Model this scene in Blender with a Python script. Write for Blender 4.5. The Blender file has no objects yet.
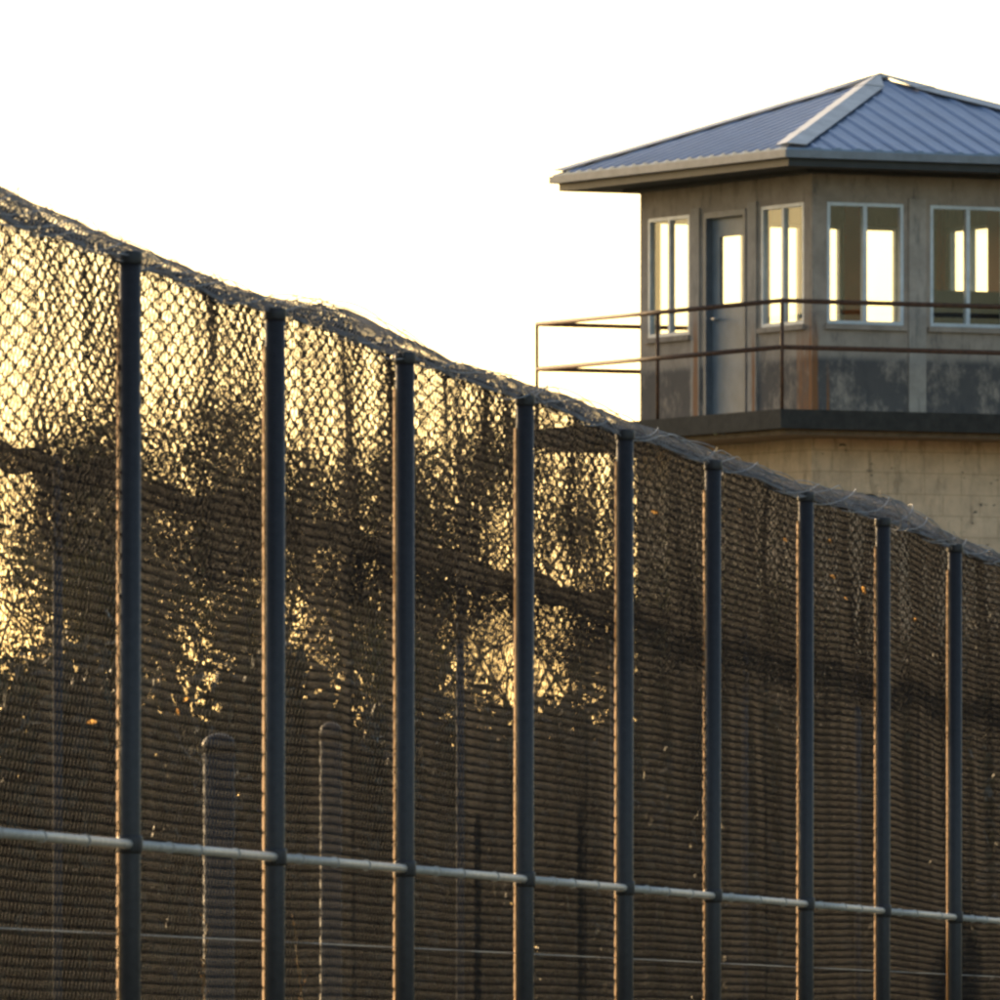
import bpy, bmesh, math, random
import numpy as np
from mathutils import Vector, Matrix
random.seed(7); rng = np.random.default_rng(7)
S = bpy.context.scene

# ------------------------------------------------------------------ camera, world, sun
F = 14000.0                      # focal length in photo pixels (a long telephoto)
CAM_H = 1.6
cd = bpy.data.cameras.new('camera'); cam = bpy.data.objects.new('camera', cd)
S.collection.objects.link(cam); S.camera = cam
cd.sensor_width = 36.0; cd.lens = 36.0 * F / 1000.0
cam.location = (0, 0, CAM_H); cam.rotation_euler = (math.radians(90), 0, 0)
cd.shift_y = 0.545
cd.clip_start = 1.0; cd.clip_end = 20000
cd.dof.use_dof = True; cd.dof.focus_distance = 72; cd.dof.aperture_fstop = 26

SUN_AZ, SUN_EL = -27.0, 9.0      # degrees: left of the view axis, above the horizon
w = bpy.data.worlds.new('World'); S.world = w; w.use_nodes = True
nt = w.node_tree; nt.nodes.clear()
sky = nt.nodes.new('ShaderNodeTexSky'); sky.sky_type = 'NISHITA'; sky.sun_disc = False
sky.sun_elevation = math.radians(SUN_EL); sky.sun_rotation = math.radians(SUN_AZ)
sky.air_density = 1.0; sky.dust_density = 2.0; sky.ozone_density = 1.0
bg = nt.nodes.new('ShaderNodeBackground'); bg.inputs['Strength'].default_value = 0.15
wo = nt.nodes.new('ShaderNodeOutputWorld')
nt.links.new(sky.outputs[0], bg.inputs[0]); nt.links.new(bg.outputs[0], wo.inputs[0])
sl = bpy.data.lights.new('sun', 'SUN'); sl.energy = 2.2; sl.angle = math.radians(0.5); sl.color = (1, .70, .38)
so = bpy.data.objects.new('sun', sl); S.collection.objects.link(so)
a, e = math.radians(SUN_AZ), math.radians(SUN_EL)
sdir = Vector((math.sin(a)*math.cos(e), math.cos(a)*math.cos(e), math.sin(e)))
so.rotation_euler = sdir.to_track_quat('Z', 'Y').to_euler()
S.view_settings.view_transform = 'Standard'; S.view_settings.look = 'None'
S.view_settings.exposure = 1.2; S.view_settings.gamma = 1.0
S.cycles.filter_width = 2.8
S.cycles.max_bounces = 6; S.cycles.transparent_max_bounces = 16

# ------------------------------------------------------------------ helpers
def px(x, y, z):                 # photo pixel at depth z -> world point
    return Vector(((x-500)*z/F, z, CAM_H + (1045-y)*z/F))

def mat(name, col, rough=.6, metal=0, noise=.25, scale=6, bump=0, spec=.5, stretch=(1,1,1), col2=None):
    m = bpy.data.materials.new(name); m.use_nodes = True; n = m.node_tree; b = n.nodes['Principled BSDF']
    b.inputs['Roughness'].default_value = rough; b.inputs['Metallic'].default_value = metal
    b.inputs['Specular IOR Level'].default_value = spec
    tc = n.nodes.new('ShaderNodeTexCoord'); mp = n.nodes.new('ShaderNodeMapping'); mp.inputs['Scale'].default_value = stretch
    n.links.new(tc.outputs['Object'], mp.inputs[0])
    no = n.nodes.new('ShaderNodeTexNoise'); no.inputs['Scale'].default_value = scale; no.inputs['Detail'].default_value = 8
    no.inputs['Roughness'].default_value = .65
    n.links.new(mp.outputs[0], no.inputs[0])
    rp = n.nodes.new('ShaderNodeValToRGB'); c2 = col2 or tuple(min(1, c*(1+noise)) for c in col)
    c1 = tuple(c*(1-noise) for c in col)
    rp.color_ramp.elements[0].position = .32; rp.color_ramp.elements[1].position = .68
    rp.color_ramp.elements[0].color = (*c1, 1); rp.color_ramp.elements[1].color = (*c2, 1)
    n.links.new(no.outputs['Fac'], rp.inputs[0]); n.links.new(rp.outputs[0], b.inputs['Base Color'])
    if bump:
        bp = n.nodes.new('ShaderNodeBump'); bp.inputs['Strength'].default_value = bump; bp.inputs['Distance'].default_value = .01
        n.links.new(no.outputs['Fac'], bp.inputs['Height']); n.links.new(bp.outputs[0], b.inputs['Normal'])
    return m

def link(name, me, m, parent=None):
    o = bpy.data.objects.new(name, me); S.collection.objects.link(o)
    if m is not None and not me.materials: me.materials.append(m)
    if parent is not None: o.parent = parent
    return o

def tag(o, label=None, cat=None, group=None, kind=None):
    if label: o['label'] = label
    if cat: o['category'] = cat
    if group: o['group'] = group
    if kind: o['kind'] = kind
    return o

def empty(name, loc=(0,0,0), rz=0):
    o = bpy.data.objects.new(name, None); S.collection.objects.link(o); o.location = loc; o.rotation_euler = (0,0,rz)
    o.empty_display_size = .1
    return o

def np_mesh(name, V, Q, smooth=True):
    me = bpy.data.meshes.new(name); V = np.asarray(V, np.float32).reshape(-1,3); Q = np.asarray(Q, np.int32); k = Q.shape[1]
    me.vertices.add(len(V)); me.vertices.foreach_set('co', V.ravel())
    me.loops.add(Q.size); me.loops.foreach_set('vertex_index', Q.ravel())
    me.polygons.add(len(Q)); me.polygons.foreach_set('loop_start', np.arange(0, Q.size, k, dtype=np.int32))
    if smooth: me.polygons.foreach_set('use_smooth', np.ones(len(Q), bool))
    me.update(calc_edges=True); return me

def tubes(lines, rad, sides=3, up=(0,1,0)):
    """lines: (L, P, 3) polylines of equal length -> verts, quads"""
    L, P, _ = lines.shape
    d = np.empty_like(lines); d[:,1:-1] = lines[:,2:]-lines[:,:-2]; d[:,0] = lines[:,1]-lines[:,0]; d[:,-1] = lines[:,-1]-lines[:,-2]
    d /= np.linalg.norm(d, axis=2, keepdims=True)+1e-9
    upv = np.array(up, float); A = np.cross(d, upv); n = np.linalg.norm(A, axis=2, keepdims=True)
    A = A/(n+1e-9); B = np.cross(d, A)
    ang = np.arange(sides)*2*math.pi/sides
    V = lines[:,:,None,:] + rad*(A[:,:,None,:]*np.cos(ang)[None,None,:,None] + B[:,:,None,:]*np.sin(ang)[None,None,:,None])
    idx = np.arange(L*P*sides).reshape(L,P,sides)
    a0 = idx[:,:-1]; a1 = idx[:,1:]
    Q = np.stack([a0, np.roll(a0,-1,2), np.roll(a1,-1,2), a1], -1).reshape(-1,4)
    return V.reshape(-1,3), Q

class MB:                       # bmesh collector
    def __init__(s): s.b = bmesh.new()
    def box(s, x0,x1,y0,y1,z0,z1):
        v = [s.b.verts.new(p) for p in ((x0,y0,z0),(x1,y0,z0),(x1,y1,z0),(x0,y1,z0),(x0,y0,z1),(x1,y0,z1),(x1,y1,z1),(x0,y1,z1))]
        for f in ((0,3,2,1),(4,5,6,7),(0,1,5,4),(1,2,6,5),(2,3,7,6),(3,0,4,7)): s.b.faces.new([v[i] for i in f])
        return v
    def tube(s, p, q, r, n=10, r2=None):
        p, q = Vector(p), Vector(q); r2 = r if r2 is None else r2
        d = (q-p).normalized(); u = d.orthogonal().normalized(); t = d.cross(u)
        R = [[s.b.verts.new(c + rr*(u*math.cos(k*2*math.pi/n)+t*math.sin(k*2*math.pi/n))) for k in range(n)] for c, rr in ((p,r),(q,r2))]
        for k in range(n): s.b.faces.new((R[0][k], R[0][(k+1)%n], R[1][(k+1)%n], R[1][k])).smooth = True
        s.b.faces.new(R[0][::-1]); s.b.faces.new(R[1])
    def lathe(s, prof, n=24, c=(0,0,0)):
        R = [[s.b.verts.new((c[0]+r*math.cos(k*2*math.pi/n), c[1]+r*math.sin(k*2*math.pi/n), c[2]+z)) for k in range(n)] for r, z in prof]
        for i in range(len(R)-1):
            for k in range(n): s.b.faces.new((R[i][k], R[i][(k+1)%n], R[i+1][(k+1)%n], R[i+1][k])).smooth = True
        s.b.faces.new(R[0][::-1]); s.b.faces.new(R[-1])
    def face(s, pts): s.b.faces.new([s.b.verts.new(p) for p in pts])
    def build(s, name, m, parent=None, bevel=0):
        if bevel: bmesh.ops.bevel(s.b, geom=[e for e in s.b.edges if e.calc_face_angle(0) > .6], offset=bevel, segments=2, affect='EDGES', profile=.5)
        bmesh.ops.recalc_face_normals(s.b, faces=s.b.faces)
        me = bpy.data.meshes.new(name); s.b.to_mesh(me); s.b.free(); return link(name, me, m, parent)

# ------------------------------------------------------------------ materials
M = {}
M['post'] = mat('post_paint', (.022,.018,.020), .55, .1, .3, 30, .2)
M['wire'] = mat('shaded_fence_wire', (.0175,.0155,.0160), .7, 0, .4, 9, spec=.03)  # same wire as the rolled top, with the mesh's shade put into the colour
M['bar'] = mat('amber_sun_glow_strip', (.26,.11,.02), .7, .3, .5, 18, spec=.2, stretch=(1,1,.3))  # amber sunlight along the post edge put into the strip's colour
M['galv'] = mat('skylit_galvanised_wire', (.27,.265,.285), .7, .2, .3, 12)  # lighter copy of the mesh wire, skylight on the rolled top painted in
M['rail'] = mat('galvanised_rail', (.42,.385,.36), .55, .4, .25, 25, .2)
M['steelpost'] = mat('weathered_steel_post', (.02,.02,.022), .7, 0, .3, 20, .2)
M['rust'] = mat('rusted_rail', (.085,.035,.017), .7, .2, .5, 18, .4)
M['roof'] = mat('blue_grey_roof_metal', (.17,.225,.34), .38, .55, .12, 3, .05)
M['flash'] = mat('roof_flashing', (.50,.46,.44), .45, .4, .2, 5, .1)
M['gutter'] = mat('gutter_metal', (.19,.195,.22), .5, .4, .2, 6, .1)
M['fascia'] = mat('fascia_metal', (.035,.034,.036), .5, .4, .2, 6, .1)
M['soffit'] = mat('soffit_board', (.06,.055,.05), .8, 0, .2, 8)
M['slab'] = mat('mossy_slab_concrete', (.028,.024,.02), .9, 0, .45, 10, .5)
M['inner'] = mat('interior_paint', (.36,.125,.05), .8, 0, .15, 3)
M['frame'] = mat('window_aluminium', (.55,.56,.58), .5, .2, .15, 8)
M['door'] = mat('slate_blue_door_paint', (.17,.185,.21), .5, 0, .2, 5, .1)
M['doorframe'] = mat('grey_door_frame', (.12,.13,.15), .55, 0, .2, 8)
M['console'] = mat('black_console', (.03,.03,.035), .85, 0, .2, 8)
M['bark'] = mat('grey_bark', (.09,.07,.055), .9, 0, .4, 14, .6, stretch=(1,1,.2))
M['ground'] = mat('dry_grass_ground', (.10,.10,.05), .95, 0, .4, .6, .4)
M['hut'] = mat('brown_masonry', (.42,.31,.24), .9, 0, .25, 5, .4, stretch=(1,1,3))

def glass():
    m = bpy.data.materials.new('window_glass'); m.use_nodes = True; n = m.node_tree; n.nodes.clear()
    t = n.nodes.new('ShaderNodeBsdfTransparent'); t.inputs[0].default_value = (.93,.94,.92,1)
    g = n.nodes.new('ShaderNodeBsdfGlossy'); g.inputs['Roughness'].default_value = .03
    lw = n.nodes.new('ShaderNodeLayerWeight'); lw.inputs[0].default_value = .5
    pw = n.nodes.new('ShaderNodeMath'); pw.operation = 'POWER'; pw.inputs[1].default_value = 4
    f = n.nodes.new('ShaderNodeMath'); f.operation = 'MULTIPLY_ADD'; f.inputs[1].default_value = .8; f.inputs[2].default_value = .03
    n.links.new(lw.outputs['Facing'], pw.inputs[0]); n.links.new(pw.outputs[0], f.inputs[0])
    x = n.nodes.new('ShaderNodeMixShader'); o = n.nodes.new('ShaderNodeOutputMaterial')
    n.links.new(f.outputs[0], x.inputs[0]); n.links.new(t.outputs[0], x.inputs[1]); n.links.new(g.outputs[0], x.inputs[2]); n.links.new(x.outputs[0], o.inputs[0])
    return m
M['glass'] = glass()

def leaf(name, col, tr=.35):
    m = bpy.data.materials.new(name); m.use_nodes = True; n = m.node_tree; n.nodes.clear()
    g = n.nodes.new('ShaderNodeNewGeometry')
    hs = n.nodes.new('ShaderNodeHueSaturation'); hs.inputs['Color'].default_value = (*col, 1)
    mr = n.nodes.new('ShaderNodeMapRange'); mr.inputs['To Min'].default_value = .5; mr.inputs['To Max'].default_value = 1.6
    n.links.new(g.outputs['Random Per Island'], mr.inputs[0]); n.links.new(mr.outputs[0], hs.inputs['Value'])
    d = n.nodes.new('ShaderNodeBsdfPrincipled'); d.inputs['Roughness'].default_value = .55
    t = n.nodes.new('ShaderNodeBsdfTranslucent'); x = n.nodes.new('ShaderNodeMixShader'); x.inputs[0].default_value = tr
    o = n.nodes.new('ShaderNodeOutputMaterial')
    n.links.new(hs.outputs[0], d.inputs['Base Color']); n.links.new(hs.outputs[0], t.inputs[0])
    n.links.new(d.outputs[0], x.inputs[1]); n.links.new(t.outputs[0], x.inputs[2]); n.links.new(x.outputs[0], o.inputs[0])
    return m
M['leaf'] = leaf('olive_leaves', (.06,.055,.02)); M['leaf2'] = leaf('dark_evergreen_leaves', (.035,.035,.018), .2)
M['dry'] = leaf('orange_glint', (.75,.42,.12), .75)  # bright translucent orange for the added glint flecks
M['grass'] = leaf('dry_stalk', (.45,.27,.09), .4)

def wall_mat(name, base, dirt, streaks, band=None, joints=False):
    """painted concrete: grime blotches, rust streaks at given local x or y (axis, pos, width, z0, z1), darker worn band z0..z1"""
    m = bpy.data.materials.new(name); m.use_nodes = True; n = m.node_tree; b = n.nodes['Principled BSDF']; b.inputs['Roughness'].default_value = .85
    N = n.nodes.new; Lk = n.links.new
    tc = N('ShaderNodeTexCoord'); sep = N('ShaderNodeSeparateXYZ'); Lk(tc.outputs['Object'], sep.inputs[0])
    def noise(scale, sx=1, sz=1, detail=8):
        mp = N('ShaderNodeMapping'); mp.inputs['Scale'].default_value = (sx, sx, sz); Lk(tc.outputs['Object'], mp.inputs[0])
        t = N('ShaderNodeTexNoise'); t.inputs['Scale'].default_value = scale; t.inputs['Detail'].default_value = detail; t.inputs['Roughness'].default_value = .7
        Lk(mp.outputs[0], t.inputs[0]); return t.outputs['Fac']
    def ramp(v, a, c):
        r = N('ShaderNodeMapRange'); r.interpolation_type = 'SMOOTHSTEP'; r.inputs['From Min'].default_value = a; r.inputs['From Max'].default_value = c; Lk(v, r.inputs[0]); return r.outputs[0]
    def math_(op, a, c):
        t = N('ShaderNodeMath'); t.operation = op
        for i, v in enumerate((a, c)):
            if isinstance(v, (int, float)): t.inputs[i].default_value = v
            else: Lk(v, t.inputs[i])
        return t.outputs[0]
    def mix(f, c1, c2):
        t = N('ShaderNodeMix'); t.data_type = 'RGBA'
        Lk(f, t.inputs[0])
        for i, v in ((6, c1), (7, c2)):
            if isinstance(v, tuple): t.inputs[i].default_value = (*v, 1)
            else: Lk(v, t.inputs[i])
        return t.outputs[2]
    col = mix(ramp(noise(3.5), .35, .7), base, tuple(c*.72 for c in base))
    col = mix(math_('MULTIPLY', ramp(noise(9, 1, .25), .5, .72), .7), col, dirt)
    if band:
        z0, z1 = band
        up = ramp(sep.outputs['Z'], z1+.04, z1-.04)
        worn = math_('MULTIPLY', up, ramp(math_('ADD', noise(5, 1, .7), 0), .31, .53))
        col = mix(math_('MULTIPLY', worn, .85), col, dirt)
    for ax, pos, wd, z0, z1, other in streaks:
        v = sep.outputs[ax]; d = math_('ABSOLUTE', math_('SUBTRACT', v, pos), 0)
        jag = math_('MULTIPLY', noise(22, 1, .15), wd*1.4)
        f = math_('MULTIPLY', ramp(math_('SUBTRACT', d, jag), wd*.25, -wd*.35), ramp(sep.outputs['Z'], z1+.25, z1-.35))
        o_ = 'Y' if ax == 'X' else 'X'
        f = math_('MULTIPLY', f, math_('LESS_THAN', sep.outputs[o_], other))
        col = mix(math_('MULTIPLY', f, .85), col, (.30,.11,.03))
    if joints:
        br = N('ShaderNodeTexBrick'); br.inputs['Scale'].default_value = 1; br.inputs['Brick Width'].default_value = .4; br.inputs['Row Height'].default_value = .2
        br.inputs['Mortar Size'].default_value = .006; br.inputs['Color1'].default_value = (1,1,1,1); br.inputs['Color2'].default_value = (.93,.93,.93,1); br.inputs['Mortar'].default_value = (.7,.68,.64,1)
        mp = N('ShaderNodeCombineXYZ'); Lk(math_('ADD', sep.outputs['X'], sep.outputs['Y']), mp.inputs[0]); Lk(sep.outputs['Z'], mp.inputs[1]); Lk(mp.outputs[0], br.inputs[0])
        t = N('ShaderNodeMix'); t.data_type = 'RGBA'; t.blend_type = 'MULTIPLY'; t.inputs[0].default_value = .8; Lk(col, t.inputs[6]); Lk(br.outputs[0], t.inputs[7]); col = t.outputs[2]
        # spalled paint and cracks: small dark chips concentrated on the courses
        ch = math_('MULTIPLY', ramp(noise(7, 1, 1.8, 3), .62, .66), ramp(noise(1.1, 1, 1, 2), .48, .6))
        col = mix(ch, col, (.05,.045,.04))
    Lk(col, b.inputs['Base Color'])
    bp = N('ShaderNodeBump'); bp.inputs['Strength'].default_value = .35; bp.inputs['Distance'].default_value = .01; Lk(noise(30), bp.inputs['Height']); Lk(bp.outputs[0], b.inputs['Normal'])
    return m

# ------------------------------------------------------------------ ground
b = MB(); b.box(-6000, 6000, -500, 9000, -.5, 0); tag(b.build('ground', M['ground']), kind='structure')

# ------------------------------------------------------------------ fence geometry
TAN = 1900.0/F                                   # fence direction vanishes at photo x = 2400
fdir = Vector((TAN, 1, 0)).normalized(); fnor = Vector((fdir.y, -fdir.x, 0))   # fnor points to the camera side (right)
def fence_z(x, e): return e*F/(2400-x)
def fence_pt(z, e): return Vector((z*TAN - e, z, 0))
zs_per_m = fdir.y

def sheet_chain(e, z0, z1, ztop, surf, D=.07, r=.0013, pts=2, sides=3, vlen=None, Dx=None, jit=.0007):
    """chain link pickets between depth z0 and z1 (world y) on the fence line e.
       surf(s, t): s = world y of the picket, t = distance along the sheet from the bottom -> (side offset, height)"""
    h = D/2; hx = (Dx or D)/2
    n = int(round((z1-z0)/zs_per_m/hx)); rows = int(vlen/h)
    j = np.arange(rows+1)
    k = np.arange(n)
    # vertex columns alternate between u=k*h and (k+1)*h
    U = (k[:,None] + ((j[None,:]+k[:,None]) % 2))*hx                      # n, rows+1
    # weave: right-hand extremes come forward, left-hand extremes go back
    W = np.where(((j[None,:]+k[:,None]) % 2) == 1, 1, -1)*r*1.1
    T = np.broadcast_to(j[None,:]*h, U.shape)
    if pts == 2:                                                         # two points round each knuckle
        dt = r*1.6
        U2 = np.repeat(U, 2, 1).copy(); W2 = np.repeat(W, 2, 1).astype(float); T2 = np.repeat(T, 2, 1).copy()
        T2[:,0::2] -= dt; T2[:,1::2] += dt; W2[:,0::2] *= 1.0; W2[:,1::2] *= -1.0
        W2 = W2*np.repeat(np.where(W>0,1,1),2,1)
        U, W, T = U2, W2, T2
    U = U + rng.normal(0, jit, U.shape)
    Y = z0 + U*zs_per_m
    off, hz = surf(Y, T)
    off = off + W
    base_x = Y*TAN - e
    P = np.stack([base_x + off*fnor.x, Y + off*fnor.y, hz], -1)
    return tubes(P, r, sides, up=(fdir.x, fdir.y, 0.02))

E1, E2 = 7.6, 10.7
H_POST = 2.64 + CAM_H
# silhouette of the rolled top, read along the line: photo x -> height of the mesh above the post line (m)
cx = np.array([-60, 0, 60, 120, 150, 200, 270, 300, 345, 400, 460, 520, 570, 630, 680, 750, 800, 850, 900, 940, 990, 1060, 1200, 1400])
cy = np.array([.11, .10, .08, .06, .06, .045, .04, .065, .105, .08, .045, .06, .07, .055, .05, .055, .04, .09, .14, .06, .04, .05, .04, .05])
cz = fence_z(cx, E1)
def top_h(y): return np.interp(y, cz, cy)
def wob(y, s, ph=0): return np.sin(y*1.9*s+ph)*.5 + np.sin(y*3.7*s+1.3+ph)*.3 + np.sin(y*7.1*s+2.1+ph)*.2

def roll_R(Y): return .034 + .006*wob(Y, .9) + .42*np.clip(top_h(Y)-.045, 0, .1)
def surf_front(Y, T):
    """straight up behind the posts into the rolled edge, a little baggy"""
    hc = H_POST + top_h(Y) - roll_R(Y)
    hz = T*(hc/(H_POST+.04))
    off = -.045 + .014*wob(Y, .8)*np.clip(T/3,0,1) + .012*wob(Y, 1.7, T*2.0)*np.clip(T-2.0, 0, 1)
    return off, hz
def surf_roll(Y, T):
    """the loose rolled edge along the top: a tube of several turns"""
    R = roll_R(Y)*(.6 + .4*T/.42); th = T/.034
    hc = H_POST + top_h(Y) - roll_R(Y)
    return -.03 + R*np.cos(th) + .008*wob(Y, 1.6), hc + R*np.sin(th) + .003*wob(Y, 2.4, 1)

def surf_net(Y, T):
    hz = H_POST + top_h(Y) - roll_R(Y) - .98 + T + (.03*np.sin(Y*2.1) + .075*np.sin(Y*2.0+T*3.5+.8) + .05*wob(Y, .8, 3))*np.clip(1.05-T, 0, .8)
    return -.14 + .035*wob(Y, 1.0, 2) + .012*np.sin(T*7+Y*1.7) + .012*np.sin(T*3-Y*2.6), hz + rng.normal(0, .002, hz.shape)
def surf_drape(Y, T):
    """a second loose sheet thrown over the top and hanging down the far side; T=0 at its lower edge"""
    Ld = 1.0; hroll = H_POST + top_h(Y) - .01
    R = .06 + .012*wob(Y, 1.3, 1)
    hz = np.where(T < Ld, hroll - R - (Ld - T), hroll - R + R*np.sin((T-Ld)/R))
    off = np.where(T < Ld, -.045-2*R - .04*(1-T/Ld)*(1+.6*wob(Y, .7)), -.045-R-R*np.cos((T-Ld)/R))
    off = off + .030*wob(Y, .9, .6)*np.clip(1.2-T, 0, 1) + .02*np.sin(T*5+Y*2)
    return off, hz + .02*wob(Y, 1.1, 4)

def surf_back(Y, T):
    hroll = 2.70 + CAM_H + .05*wob(Y, .9, 2)
    R = .06 + .012*wob(Y, 1.4)
    st = hroll - R; th = np.clip(T-st, 0, None)/R
    up = T < st
    off = np.where(up, 0, -R*(1-np.cos(th)))
    hz = np.where(up, T, st + R*np.sin(th))
    return off + .03*wob(Y, .6, T*.8)*np.clip(T/2,0,1), hz

post_x = [130, 275, 405, 525, 625, 713, 806, 883, 955]
post_z = [fence_z(x, E1) for x in post_x]
post_z = [post_z[0]-6.5, post_z[0]-3.25] + post_z + [post_z[-1]+3.4*k for k in range(1, 7)]

def make_post(parent, z, e, Htop, r, m, offs=.0, cap=True):
    p = fence_pt(z, e) + fnor*offs
    b = MB(); b.lathe([(r, 0), (r, Htop-.012)], 28); po = b.build('post', m, parent); po.location = p
    b = MB(); b.lathe([(r*1.10, Htop-.04), (r*1.14, Htop-.036), (r*1.14, Htop-.004), (r*1.08, Htop+.002), (r*.5, Htop+.005), (r*.05, Htop+.006)], 28)
    c = b.build('post_cap', m, po)
    return po

fence1 = tag(empty('chain_link_fence', fence_pt(post_z[0], E1)), 'tall dark chain-link fence with slim posts and a loosely rolled mesh top, nearest the viewer', 'fence')
root1 = fence1.matrix_world.copy(); 
loc1 = fence_pt(post_z[0], E1)
def reparent(o, parent, loc): o.parent = parent; o.location = o.location - loc
for i, z in enumerate(post_z):
    po = make_post(None, z, E1, H_POST + max(-.02, min(0, float(top_h(z) - 2*roll_R(z)))) + (.03 if i == 2 else .012), .036, M['post']); reparent(po, fence1, loc1)
    # slim tension bar behind the mesh, turned and coloured amber for sun glow
    bz = MB(); bz.box(-.0015,.0015,-.015,.015,.05,H_POST-.14)
    bar = bz.build('tension_bar', M['bar']); bar.rotation_euler = (0,0,math.radians(13.5)); bar.location = fence_pt(z, E1) + Vector((-.041,0,0)); reparent(bar, fence1, loc1)
    # clamp collar at the rail
    b = MB(); b.lathe([(.040,-.03),(.043,-.022),(.043,.022),(.040,.03)], 24); c = b.build('rail_clamp', M['post']); c.location = fence_pt(z, E1)+Vector((0,0,CAM_H+.672)); reparent(c, fence1, loc1)
for i in range(len(post_z)-1):
    za, zb = post_z[i], post_z[i+1]
    V, Q = sheet_chain(E1, za, zb, 0, surf_front, vlen=H_POST+.04, r=.0020)
    V = V - np.array([loc1.x, loc1.y, 0]); o = link('mesh_panel', np_mesh('mesh_panel', V, Q), M['wire'], fence1)
    V, Q = sheet_chain(E1, za, zb, 0, surf_drape, vlen=1.0+.20, r=.0013, D=.061)
    V = V - np.array([loc1.x, loc1.y, 0]); o = link('draped_mesh', np_mesh('draped_mesh', V, Q), M['wire'], fence1)
    V, Q = sheet_chain(E1, za, zb, 0, surf_net, vlen=1.02, r=.0050, D=.070, Dx=.21, pts=1, sides=5, jit=.003)  # coarse net added so its shape draws the bright moire blobs
    V = V - np.array([loc1.x, loc1.y, 0]); o = link('moire_netting', np_mesh('moire_netting', V, Q), M['wire'], fence1)
    V, Q = sheet_chain(E1, za, zb, 0, surf_roll, vlen=.42, r=.0019, D=.07, pts=1, jit=.0015)
    V = V - np.array([loc1.x, loc1.y, 0]); o = link('rolled_edge', np_mesh('rolled_edge', V, Q), M['galv'], fence1)
    ns = 6; t_ = np.linspace(0, 1, 150); Ys = za + (zb-za)*t_; L = []
    for k in range(ns):                         # loose strands winding along the rolled edge
        pit = random.uniform(2,5); ph = random.uniform(0,6.28); Rk = roll_R(Ys)*random.uniform(1.0,1.25) + .006*np.sin(Ys*random.uniform(2,5)+ph)
        th = (Ys-za)/pit*6.28*random.choice((-1,1)) + ph
        off = -.03 + Rk*np.cos(th); hz = H_POST + top_h(Ys) - roll_R(Ys) + Rk*np.sin(th)
        L.append(np.stack([Ys*TAN-E1+off*fnor.x-loc1.x, Ys+off*fnor.y-loc1.y, hz], -1))
    V, Q = tubes(np.array(L), .0022, 5, up=(fdir.x, fdir.y, .02)); link('loose_strands', np_mesh('loose_strands', V, Q), M['galv'], fence1)
    b = MB(); p0 = fence_pt(za, E1)+fnor*(-.0)+Vector((0,0,CAM_H+.672)); p1 = fence_pt(zb, E1)+Vector((0,0,CAM_H+.672))
    ez = (p1-p0).normalized()*.043
    b.tube(p0+ez-loc1, p1-ez-loc1, .0165, 14)
    for t in (.22,.47,.72):
        q = p0.lerp(p1, t+random.uniform(-.05,.05))-loc1; b.tube(q-ez*.06, q+ez*.06, .021, 14)
    b.build('rail', M['rail'], fence1)
    b = MB(); dz = Vector((0,0,-.30)); b.tube(p0+dz-loc1-fnor*.04, p1+dz-loc1-fnor*.04+Vector((0,0,0)), .0018, 6); b.build('tension_wire', M['rail'], fence1)

# second, farther fence
pz2 = [57 + 6.6*k for k in range(10)]
loc2 = fence_pt(pz2[0], E2)
fence2 = tag(empty('chain_link_fence', loc2), 'second chain-link fence running parallel behind the near one, seen only through its mesh', 'fence')
for i, z in enumerate(pz2):
    po = make_post(None, z, E2, 2.68+CAM_H, .022, M['console'], .06); reparent(po, fence2, loc2)
for i in range(len(pz2)-1):
    V, Q = sheet_chain(E2, pz2[i], pz2[i+1], 0, surf_back, vlen=4.30+1.5, r=.0015, pts=1)
    V = V - np.array([loc2.x, loc2.y, 0]); link('mesh_panel', np_mesh('mesh_panel', V, Q), M['wire'], fence2)

# two round steel posts standing in the gap between the fences
for (x, y, rr, e, lab) in ((219, 733, .065, 9.0, 'thick round steel post with domed cap seen through the mesh left of the second post'),
                      (331, 722, .048, 9.0, 'thinner round steel post seen through the mesh right of the second fence post')):
    z = fence_z(x, e); top = CAM_H + (1045-y)*z/F
    r0 = tag(empty('bollard_post', (fence_pt(z, e).x, z, 0)), lab, 'post', 'steel posts between the fences')
    b = MB(); b.lathe([(rr, 0), (rr, top-.08)], 32); b.build('shaft', M['steelpost'], r0)
    b = MB(); b.lathe([(rr*1.06, top-.08), (rr*1.06, top-.045)] + [(rr*1.03*math.cos(t), top-.045+.045*math.sin(t)) for t in (.25,.5,.8,1.1,1.35,1.52)], 32); b.build('domed_cap', M['post'], r0)

# ------------------------------------------------------------------ guard tower
D0 = 134.0; Cx = 380*D0/F; TH = math.radians(28.0)
AW, AE, AB = 1.693, 2.245, 2.426
tower = tag(empty('guard_tower', (Cx, D0, 0), TH), 'square guard tower with a blue-grey hipped metal roof, windowed cabin and railed balcony', 'tower')
def Z(h): return h + CAM_H
zf, zs, zw0, zw1, zt = Z(5.94), Z(5.76), Z(6.79), Z(7.94), Z(8.20)
wm = wall_mat('weathered_grey_wall_paint', (.40,.31,.245), (.062,.057,.060),
              [('X', -AW+.03, .05, 0, Z(6.75), -AW+.3), ('X', -AW+.17, .022, 0, Z(6.3), -AW+.3), ('Y', -AW+.04, .04, 0, Z(6.8), -AW+.3),
               ('Y', -AW+2.26, .05, 0, Z(6.75), -AW+.3), ('Y', -AW+1.14, .04, 0, Z(6.5), -AW+.3)], band=(zf, Z(6.47)))
tw = .09
spans = [(.16,.99), (1.278,2.108), (2.396,3.226)]
far_spans = [(.16,1.14), (1.278,2.20), (2.396,3.226)]
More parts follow.
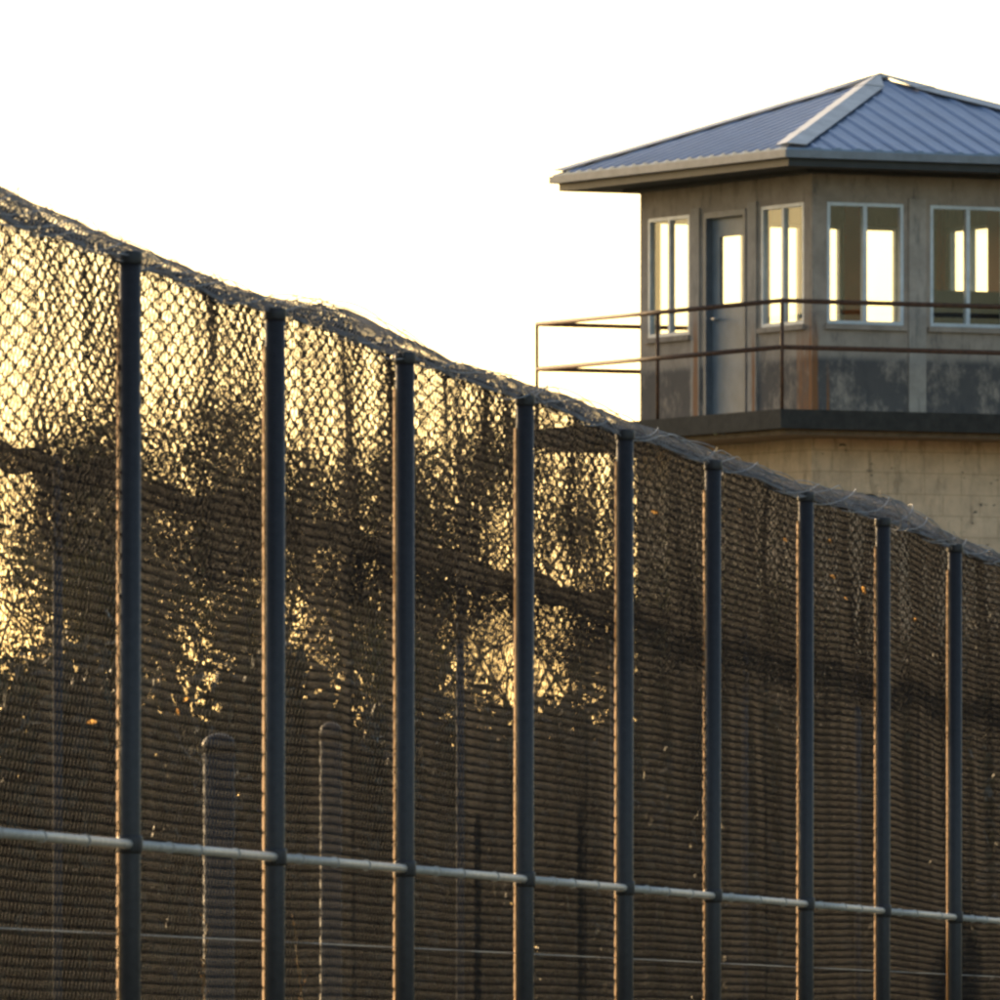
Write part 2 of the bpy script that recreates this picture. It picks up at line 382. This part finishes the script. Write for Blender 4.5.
def wall_side(b, side):
    """builds one wall in cabin space; side 0:-y  1:-x  2:+y  3:+x"""
    def bx(u0,u1,z0,z1,out=0,inn=tw):
        if side == 0: b.box(-AW+u0,-AW+u1,-AW-out,-AW+inn,z0,z1)
        if side == 2: b.box(-AW+u0,-AW+u1,AW-inn,AW+out,z0,z1)
        if side == 1: b.box(-AW-out,-AW+inn,-AW+u0,-AW+u1,z0,z1)
        if side == 3: b.box(AW-inn,AW+out,-AW+u0,-AW+u1,z0,z1)
    L = 2*AW; door = side == 1
    lo, hi = (0, L) if side in (0,2) else (tw, L-tw)
    c = lo
    for i, (s0, s1) in enumerate(far_spans if side == 2 else spans):
        bx(c, s0, zf, zw1)                                       # pier
        if not (door and i == 1): bx(s0, s1, zf, zw0)
        else: pass
        c = s1
    bx(c, hi, zf, zw1); bx(lo, hi, zw1, zt)
b = MB()
for sd in range(4): wall_side(b, sd)
wall = b.build('cabin_wall', wm, tower)
# raised pilasters between the openings
pm = wall_mat('pilaster_paint', (.44,.36,.30), (.13,.12,.11), [('Y', -AW+2.25, .07, 0, Z(6.95), -AW+.3), ('Y', -AW+1.11, .05, 0, Z(6.7), -AW+.3)])
for sd in (0, 1):
    for u0, u1 in ((1.04,1.225), (2.16,2.345)):
        o = .018; b = MB()
        if sd == 1: u0, u1 = u0+.02, u1-.0
        if sd == 0: b.box(-AW+u0,-AW+u1,-AW-o,-AW+.002,zf,zw1+.05)
        if sd == 2: b.box(-AW+u0,-AW+u1,AW-.002,AW+o,zf,zw1+.05)
        if sd == 1: b.box(-AW-o,-AW+.002,-AW+u0,-AW+u1,zf,zw1+.05)
        if sd == 3: b.box(AW-.002,AW+o,-AW+u0,-AW+u1,zf,zw1+.05)
        b.build('pilaster', pm, tower)
# windows
def window(side, s0, s1):
    fw = .035
    def P(u, d, z):
        if side == 0: return (-AW+u, -AW+d, z)
        if side == 2: return (-AW+u, AW-d, z)
        if side == 1: return (-AW+d, -AW+u, z)
        return (AW-d, -AW+u, z)
    def bx(b, u0,u1,d0,d1,z0,z1):
        p, q = P(u0,d0,z0), P(u1,d1,z1); b.box(min(p[0],q[0]),max(p[0],q[0]),min(p[1],q[1]),max(p[1],q[1]),z0,z1)
    b = MB(); g = .002
    bx(b, s0+g,s1-g,.0,.06,zw0+g,zw0+fw); bx(b, s0+g,s1-g,.0,.06,zw1-fw,zw1-g)
    bx(b, s0+g,s0+fw,.0,.06,zw0+fw,zw1-fw); bx(b, s1-fw,s1-g,.0,.06,zw0+fw,zw1-fw)
    m_ = (s0+s1)/2; bx(b, m_-.02,m_+.02,.002,.058,zw0+fw,zw1-fw)
    fr = b.build('window_frame', M['frame'], tower)
    b = MB(); bx(b, s0+fw,m_-.02,.028,.033,zw0+fw,zw1-fw); b.build('pane', M['glass'], fr)
    b = MB(); bx(b, m_+.02,s1-fw,.028,.033,zw0+fw,zw1-fw); b.build('pane', M['glass'], fr)
    b = MB(); bx(b, s0-.03,s1+.03,-.035,-.001,zw0-.05,zw0-.005); b.build('sill', wm, fr)
for sd in range(4):
    for i, (s0, s1) in enumerate(far_spans if sd == 2 else spans):
        if sd == 1 and i == 1: continue
        window(sd, s0, s1)
# door on the left side, with a glazed upper light
s0, s1 = spans[1]; x0 = -AW
b = MB(); b.box(x0-.01,x0+.10,-AW+s0+.002,-AW+s0+.05,zf,zw1-.002); b.box(x0-.01,x0+.10,-AW+s1-.05,-AW+s1-.002,zf,zw1-.002); b.box(x0-.01,x0+.10,-AW+s0+.05,-AW+s1-.05,zw1-.06,zw1-.002)
b.build('door_frame', M['doorframe'], tower)
l0, l1 = -AW+s0+.052, -AW+s1-.052; w0, w1 = l0+.0+.03, l1-.15; wz0, wz1 = Z(7.02), Z(7.70)
b = MB(); X0, X1 = x0+.06, x0+.10
b.box(X0,X1,l0,l1,zf+.01,wz0); b.box(X0,X1,l0,l1,wz1,zw1-.062); b.box(X0,X1,l0,w0,wz0,wz1); b.box(X0,X1,w1,l1,wz0,wz1)
door = b.build('door', M['door'], tower)
b = MB(); b.box(X0+.015,X0+.02,w0,w1,wz0,wz1); b.build('door_pane', M['glass'], door)
b = MB(); b.tube((X0-.05,l1-.08,zf+.98),(X0-.05,l1-.2,zf+.98),.012); b.tube((X0,l1-.08,zf+.98),(X0-.05,l1-.08,zf+.98),.012); b.build('door_handle', M['rail'], door)
# interior
b = MB(); b.box(-AW+tw,AW-tw,-AW+tw,AW-tw,zt-.06,zt-.01); b.build('ceiling', M['inner'], tower)
b = MB()
for sd in range(4):      # inner lining of the piers
    for u0, u1 in ((tw+.001,.155), (1.145 if sd == 2 else .995,1.273), (2.205 if sd == 2 else 2.113,2.391), (3.231, 2*AW-tw-.001)):
        q0, q1 = tw+.002, tw+.012
        if u1-u0 < .01: continue
        if sd == 0: b.box(-AW+u0,-AW+u1,-AW+q0,-AW+q1,zf+.01,zt-.07)
        if sd == 2: b.box(-AW+u0,-AW+u1,AW-q1,AW-q0,zf+.01,zt-.07)
        if sd == 1: b.box(-AW+q0,-AW+q1,-AW+u0,-AW+u1,zf+.01,zt-.07)
        if sd == 3: b.box(AW-q1,AW-q0,-AW+u0,-AW+u1,zf+.01,zt-.07)
b.build('wall_lining', M['inner'], tower)
b = MB(); b.box(-.25,1.0,-AW+.35,-AW+.85,zf+.005,Z(7.10)); b.box(-.15,.9,-AW+.40,-AW+.55,Z(7.10),Z(7.16)); b.build('console', M['console'], tower)
# roof
et = Z(8.41); ez = Z(8.265); ap = Z(9.255)
b = MB(); b.box(-AE,AE,-AE,AE,ez-.002-.03,ez-.002); b.build('soffit', M['soffit'], tower)
b = MB(); b.box(-AW-.12,AW+.12,-AW-.12,AW+.12,zt-.0,ez-.034); b.build('eave_beam', M['soffit'], tower)
b = MB(); f = .025
for (q0,q1,r0_,r1) in ((-AE-f,AE+f,-AE-f,-AE),(-AE-f,AE+f,AE,AE+f)): b.box(q0,q1,r0_,r1,ez-.04,et-.03)
for (q0,q1) in ((-AE-f,-AE),(AE,AE+f)): b.box(q0,q1,-AE,AE,ez-.04,et-.03)
b.build('fascia', M['fascia'], tower)
b = MB(); g0 = AE+f+.002; g1 = g0+.07
b.box(-g1,g1,-g1,-g0,et-.11,et-.038); b.box(-g1,g1,g0,g1,et-.11,et-.038); b.box(-g1,-g0,-g0,g0,et-.11,et-.038); b.box(g0,g1,-g0,g0,et-.11,et-.038)
b.build('gutter', M['gutter'], tower, bevel=.012)
AR = AE+.07
b = MB(); et2 = et-.02
c = [(-AR,-AR,et2),(AR,-AR,et2),(AR,AR,et2),(-AR,AR,et2)]
vs = [b.b.verts.new(p) for p in c]; top = b.b.verts.new((0,0,ap)); lo = [b.b.verts.new((p[0],p[1],p[2]-.045)) for p in c]
for k in range(4):
    b.b.faces.new((vs[k],vs[(k+1)%4],top)); b.b.faces.new((lo[k],lo[(k+1)%4],vs[(k+1)%4],vs[k]))
b.b.faces.new(lo[::-1])
roof = b.build('roof', M['roof'], tower)
rise = (ap-et2)/AR
b = MB()
for sd in range(4):
    rot = Matrix.Rotation(sd*math.pi/2, 3, 'Z')
    n_ = 21
    for k in range(n_):
        u = -AR + (k+.5)*2*AR/n_
        run = AR-abs(u)                                # rib runs from eave in to the hip
        if run < .2: continue
        p0 = Vector((u,-AR-.01,et2+.012)); p1 = Vector((u,-AR+run-.14,et2+(run-.14)*rise+.012))
        w_ = .035; hh = .013
        pts = []
        for p in (p0,p1): pts += [p+Vector((-w_*1.4,0,-.012)), p+Vector((-w_*.5,0,hh-.012)), p+Vector((w_*.5,0,hh-.012)), p+Vector((w_*1.4,0,-.012))]
        v = [b.b.verts.new(rot @ q) for q in pts]
        for i in range(3): b.b.faces.new((v[i],v[i+1],v[i+5],v[i+4]))
        b.b.faces.new(v[0:4]); b.b.faces.new(v[4:8][::-1])
b.build('standing_seams', M['roof'], roof)
for sd in range(4):      # hip flashings: a shallow folded cap along each hip
    rot = Matrix.Rotation(sd*math.pi/2, 3, 'Z'); b = MB(); wv = .21
    e0 = Vector((-AR,-AR,et2+.03)); e1 = Vector((0,0,ap+.035))
    s1_ = Vector((1,0,0)); s2_ = Vector((0,1,0))
    def edge(p, s, wd): return p + s*wd + Vector((0,0,0))
    q = [e0, e1, e1+Vector((wv,0,-.012 - 0)), e0+Vector((wv,0,.0))]
    # the wings lie just above the two slopes
    def zs_at(x, y): return et2 + (AR-max(abs(x),abs(y)))*rise + .034
    n_ = 6; L_, C_, R_ = [], [], []
    for i in range(n_+1):
        t = i/n_; pc = e0.lerp(e1, t)
        d = min(wv, max(.0, -pc.x))if i == n_ else wv
        L_.append(Vector((pc.x, pc.y+d, 0))); R_.append(Vector((pc.x+d, pc.y, 0))); C_.append(pc)
        for v in (L_[-1], R_[-1]): v.z = zs_at(v.x, v.y) if abs(v.x) <= AR and abs(v.y) <= AR else et2+.03
        pc.z += .012
    for i in range(n_):
        for A_, B_ in ((L_,C_),(C_,R_)):
            for dz in (0,):
                b.face([rot@A_[i], rot@B_[i], rot@B_[i+1], rot@A_[i+1]])
    o = b.build('hip_flashing', M['flash'], roof); sm = o.modifiers.new('thickness','SOLIDIFY'); sm.thickness = .006
b = MB(); b.lathe([(.09, ap+.0), (.07, ap+.018), (.02, ap+.03)], 12); b.build('roof_finial', M['flash'], roof)
# balcony
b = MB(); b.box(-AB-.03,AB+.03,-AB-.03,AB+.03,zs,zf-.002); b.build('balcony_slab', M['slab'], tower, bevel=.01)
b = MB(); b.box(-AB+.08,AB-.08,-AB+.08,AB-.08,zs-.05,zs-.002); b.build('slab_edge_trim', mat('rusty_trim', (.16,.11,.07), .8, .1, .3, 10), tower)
b = MB(); R_ = .023
for hz in (Z(6.974)-R_, Z(6.517)):
    c4 = [(-AB,-AB,hz),(AB,-AB,hz),(AB,AB,hz),(-AB,AB,hz)]
    for k in range(4): b.tube(c4[k], c4[(k+1)%4], R_, 10)
rail = b.build('railing', M['rust'], tower)
for k in range(4):
    rot = Matrix.Rotation(k*math.pi/2, 3, 'Z')
    for t in (0, .5):
        if k == 0 and t == .5: t = .99*.5
        p = rot @ Vector((-AB + 2*AB*t, -AB, 0))
        b = MB(); b.tube((p.x,p.y,zf-.0), (p.x,p.y,Z(6.974)-.0195), .017, 10); b.build('railing_post', M['rust'], rail)
# shaft below
bm_ = wall_mat('cream_block_wall', (.68,.50,.34), (.20,.15,.10), [], joints=True)
b = MB(); b.box(-AW-.02,AW+.02,-AW-.02,AW+.02,0,zs-.052); b.build('tower_shaft', bm_, tower)

# ------------------------------------------------------------------ low building seen through the mesh at lower right
z = 122.0
hut = tag(empty('low_building', (px(655, 0, z).x, z, 0), math.radians(6)), 'low brown masonry building seen dimly through both fences, in front of the tower', 'building')
hh = CAM_H + (1045-795)*z/F
b = MB(); b.box(0, 9, 0, 5, 0, hh-.12); b.build('wall', M['hut'], hut)
b = MB(); b.box(-.15, 9.15, -.15, 5.15, hh-.118, hh); b.build('roof', M['slab'], hut)

# ------------------------------------------------------------------ trees and shrubs
def foliage(name, centres, radii, n, size, m, parent, shell=.35, seed=1, squash=1.0):
    r = np.random.default_rng(seed); C_ = np.array(centres, float); Rr = np.array(radii, float)
    wgt = Rr**2; wgt /= wgt.sum(); k = r.choice(len(C_), n, p=wgt)
    d = r.normal(size=(n,3)); d /= np.linalg.norm(d, axis=1, keepdims=True)
    rad = Rr[k]*(shell + (1-shell)*r.random(n)**.6)*(1+.25*r.normal(size=n)*.5)
    P = C_[k] + d*rad[:,None]*np.array([1,1,squash])
    u = r.normal(size=(n,3)); u /= np.linalg.norm(u, axis=1, keepdims=True); v = np.cross(u, r.normal(size=(n,3))); v /= np.linalg.norm(v, axis=1, keepdims=True)
    s = size*(.6+.8*r.random(n))[:,None]
    V = np.stack([P-u*s, P+v*s*.45, P+u*s, P-v*s*.45], 1).reshape(-1,3)
    Q = np.arange(n*4).reshape(-1,4)
    return link(name, np_mesh(name, V, Q, False), m, parent)

def make_tree(kind, H, W, leaves, size, seed, crown0=.35, m='leaf', clumps=40, clump_r=(.25,.6)):
    r = random.Random(seed); b = MB(); tips = []
    root = empty(kind)
    def grow(p, d, L, rad, depth):
        q = p + d*L; b.tube(p, q, rad, 6 if depth > 1 else 9, rad*.68)
        if depth >= 5 or rad < .006: tips.append(q); return
        for k in range(3 if depth < 3 else 2):
            a1 = r.uniform(0, 2*math.pi); sp = r.uniform(.35, .8)
            nd = (d + Vector((math.cos(a1)*sp*W/H*1.7, math.sin(a1)*sp*W/H*1.7, r.uniform(-.1,.35)))).normalized()
            grow(q, nd, L*r.uniform(.62,.85), rad*r.uniform(.5,.66), depth+1)
        tips.append(q)
    grow(Vector((0,0,0)), Vector((r.uniform(-.05,.05),r.uniform(-.05,.05),1)).normalized(), H*crown0*.8, .035*H**.8*.55, 0)
    tr = b.build('trunk', M['bark'], root)
    mz = max(t.z for t in tips); sc = H/mz
    tr.data.transform(Matrix.Diagonal((sc,sc,sc,1)))
    T = [t*sc for t in tips if t.z*sc > H*crown0*.8]
    pick = [r.choice(T) for _ in range(clumps)]
    foliage('crown', [tuple(p) for p in pick], [r.uniform(*clump_r) for _ in pick], leaves, size, M[m], root, .1, seed)
    return root

def copy_tree(o, parent=None):
    c_ = o.copy(); S.collection.objects.link(c_)
    if parent is not None: c_.parent = parent
    for ch in list(o.children): copy_tree(ch, c_)
    return c_

t1 = make_tree('tree', 6.0, 5.0, 55000, .024, 11)
t2 = make_tree('tree', 5.5, 3.8, 4000, .024, 23)
t3 = make_tree('bare_tree', 6.0, 4.5, 4200, .024, 31, clumps=50, clump_r=(.15,.4))
for (proto, x, y, z, rz, sc, lab) in (
    (t1, 20, 490, 96, 0, 1, 'leafy tree behind the fences at the far left edge'),
    (t3, 205, 520, 98, .5, 1, 'nearly bare twiggy tree behind the fences between the first two posts'),
    (t1, 345, 400, 104, 2.1, 1, 'taller leafy tree behind the fences right of the second post'),
    (t2, 465, 450, 106, 1.0, 1, 'leafy tree behind the fences between the third and fourth posts'),
    (t2, 590, 490, 109, 3.0, 1, 'narrow leafy tree behind the fences just left of the tower'),
    (t1, 700, 690, 112, 4.0, 1, 'leafy tree behind the fences in front of the cream tower shaft')):
    first = 'placed' not in proto
    o = proto if first else copy_tree(proto)
    top = CAM_H + (1045-y)*z/F
    o['placed'] = 1
    hp = {t1:6.0, t2:5.5, t3:6.0}[proto]; s = top/hp
    p = px(x, 0, z); o.location = (p.x, z, 0); o.rotation_euler = (0,0,rz); o.scale = (s,s,s)
    tag(o, lab, 'tree', 'trees behind the fences')
for o in list(S.objects):
    if 'placed' in o: del o['placed']

def make_shrub(seed, H=4.0, W=1.5):
    root = empty('shrub'); r = random.Random(seed); b = MB()
    for k in range(5):
        a1 = r.uniform(0,6.28); b.tube((0,0,0),(math.cos(a1)*.5,math.sin(a1)*.5,H*.7),.04,6,.012)
    b.build('stems', M['bark'], root)
    cs, rs = [], []
    for k in range(26):
        h_ = r.uniform(.05,.98)*H; a1 = r.uniform(0,6.28); ww = W*math.sqrt(max(0.05,1-(h_/H)**2.2))*.8; q = r.uniform(.1,1)
        cs.append((math.cos(a1)*ww*q, math.sin(a1)*ww*q, h_*.92)); rs.append(r.uniform(.35,.7))
    foliage('leaves', cs, rs, 15000, .06, M['leaf2'], root, .2, seed)
    return root
protos = [make_shrub(51), make_shrub(52)]
spots = [(30,590,84,'dense dark shrub behind the fences at the far left edge'), (95,690,88,'dense dark shrub behind the fences left of the first post'),
         (190,690,86,'dense dark shrub behind the domed steel post'), (300,640,90,'dense dark shrub behind the fences at the second post'),
         (375,650,92,'dense dark shrub behind the fences at the third post'), (520,690,94,'dense dark shrub behind the fences at the fourth post'),
         (620,705,97,'dense dark shrub behind the fences at the fifth post'), (720,640,102,'dense dark shrub behind the fences at the sixth post, in front of the tower shaft'),
         (840,610,105,'dense dark shrub behind the fences between the seventh and eighth posts'), (960,620,108,'dense dark shrub behind the fences at the right edge')]
for i, (x, y, z, lab) in enumerate(spots):
    o = protos[i] if i < 2 else copy_tree(protos[i % 2])
    s = (CAM_H + (1045-y)*z/F)/4.05; p = px(x,0,z); o.location = (p.x, z, 0); o.rotation_euler = (0,0,i*1.7); o.scale = (s*.9, s*.9, s)
    tag(o, lab, 'shrub', 'dark shrubs behind the fences')

# tall dry grass stalks near the fence foot
for i, (x, y, h_, ln, lab) in enumerate(((207, 925, 2.0, .05, 'dry orange grass stalk behind the near fence, left of the second post'),
                                     (294, 925, 2.0, -.10, 'thin dry grass stalk just right of the second fence post'))):
    z = fence_z(x, 8.0); p = px(x, 0, z); top = CAM_H + (1045-y)*z/F
    r0 = tag(empty('grass_stalk', (p.x-ln*1.2, z, 0)), lab, 'grass stalk', 'dry stalks by the near fence')
    b = MB(); pts = [Vector((ln*1.2*(t**2), .0, top*t)) for t in np.linspace(0,1,9)]
    for q0, q1 in zip(pts[:-1], pts[1:]): b.tube(q0, q1, .004, 6, .0035)
    b.build('stem', M['grass'], r0)
    b = MB()
    for k in range(14):
        t = .78+.22*k/13; q = Vector((ln*1.2*t*t, 0, top*t)); d = Vector((random.uniform(-1,1), random.uniform(-.5,.5), 1.6)).normalized()*random.uniform(.03,.06)
        b.tube(q, q+d, .003, 5, .0008)
    b.build('seed_head', M['grass'], r0)
# leaf-shaped flecks added in the wire to stand in for orange glints
n_glint = 0
P_ = ['first','second','third','fourth','fifth','sixth','seventh','eighth','ninth']
px_ = [130,275,405,525,625,713,806,883,955]
for (x, y, where) in ((785,540,'just left of the seventh post'),(830,541,'topmost right of the seventh post'),(833,577,'right of the seventh post, middle of the cluster'),
    (864,590,'largest one beside the eighth post'),(846,598,'lowest between the seventh and eighth posts'),(711,713,'low beside the sixth post'),(915,620,'right of the eighth post'),
    (655,512,'right of the fifth post near the rolled top'),(739,511,'right of the sixth post near the rolled top'),(186,700,'above the domed steel post'),(178,712,'lower of two left of the domed steel post'),(92,722,'left of the first post')):
    z = fence_z(x, E1+.07); p = fence_pt(z, E1+.07); c_ = Vector((p.x, p.y, CAM_H+(1045-y)*z/F))
    b = MB(); L_ = random.uniform(.011,.018)*(1.25 if x == 864 else 1); rt = Matrix.Rotation(random.uniform(0,3.1), 3, 'Y') @ Matrix.Rotation(random.uniform(-.4,.4), 3, 'X')
    mid = [rt@Vector((L_*t, .004*(1-t*t), 0)) for t in (-1,-.4,.2,1)]
    up_ = [rt@Vector((L_*t, -.003, L_*w_)) for t, w_ in ((-1,0),(-.4,.45),(.2,.4),(1,0))]; dn = [rt@Vector((L_*t, -.003, -L_*w_)) for t, w_ in ((-1,0),(-.4,.45),(.2,.4),(1,0))]
    b.face([mid[0],mid[1],up_[1]]); b.face([mid[1],mid[2],up_[2],up_[1]]); b.face([mid[2],mid[3],up_[2]])
    b.face([mid[0],dn[1],mid[1]]); b.face([mid[1],dn[1],dn[2],mid[2]]); b.face([mid[2],dn[2],mid[3]])
    o = b.build('glint_fleck', M['dry']); o.location = c_
    tag(o, 'small orange fleck added as a glint in the mesh, ' + where, 'leaf', 'added glint flecks in the mesh')
print('objects', len(S.objects))
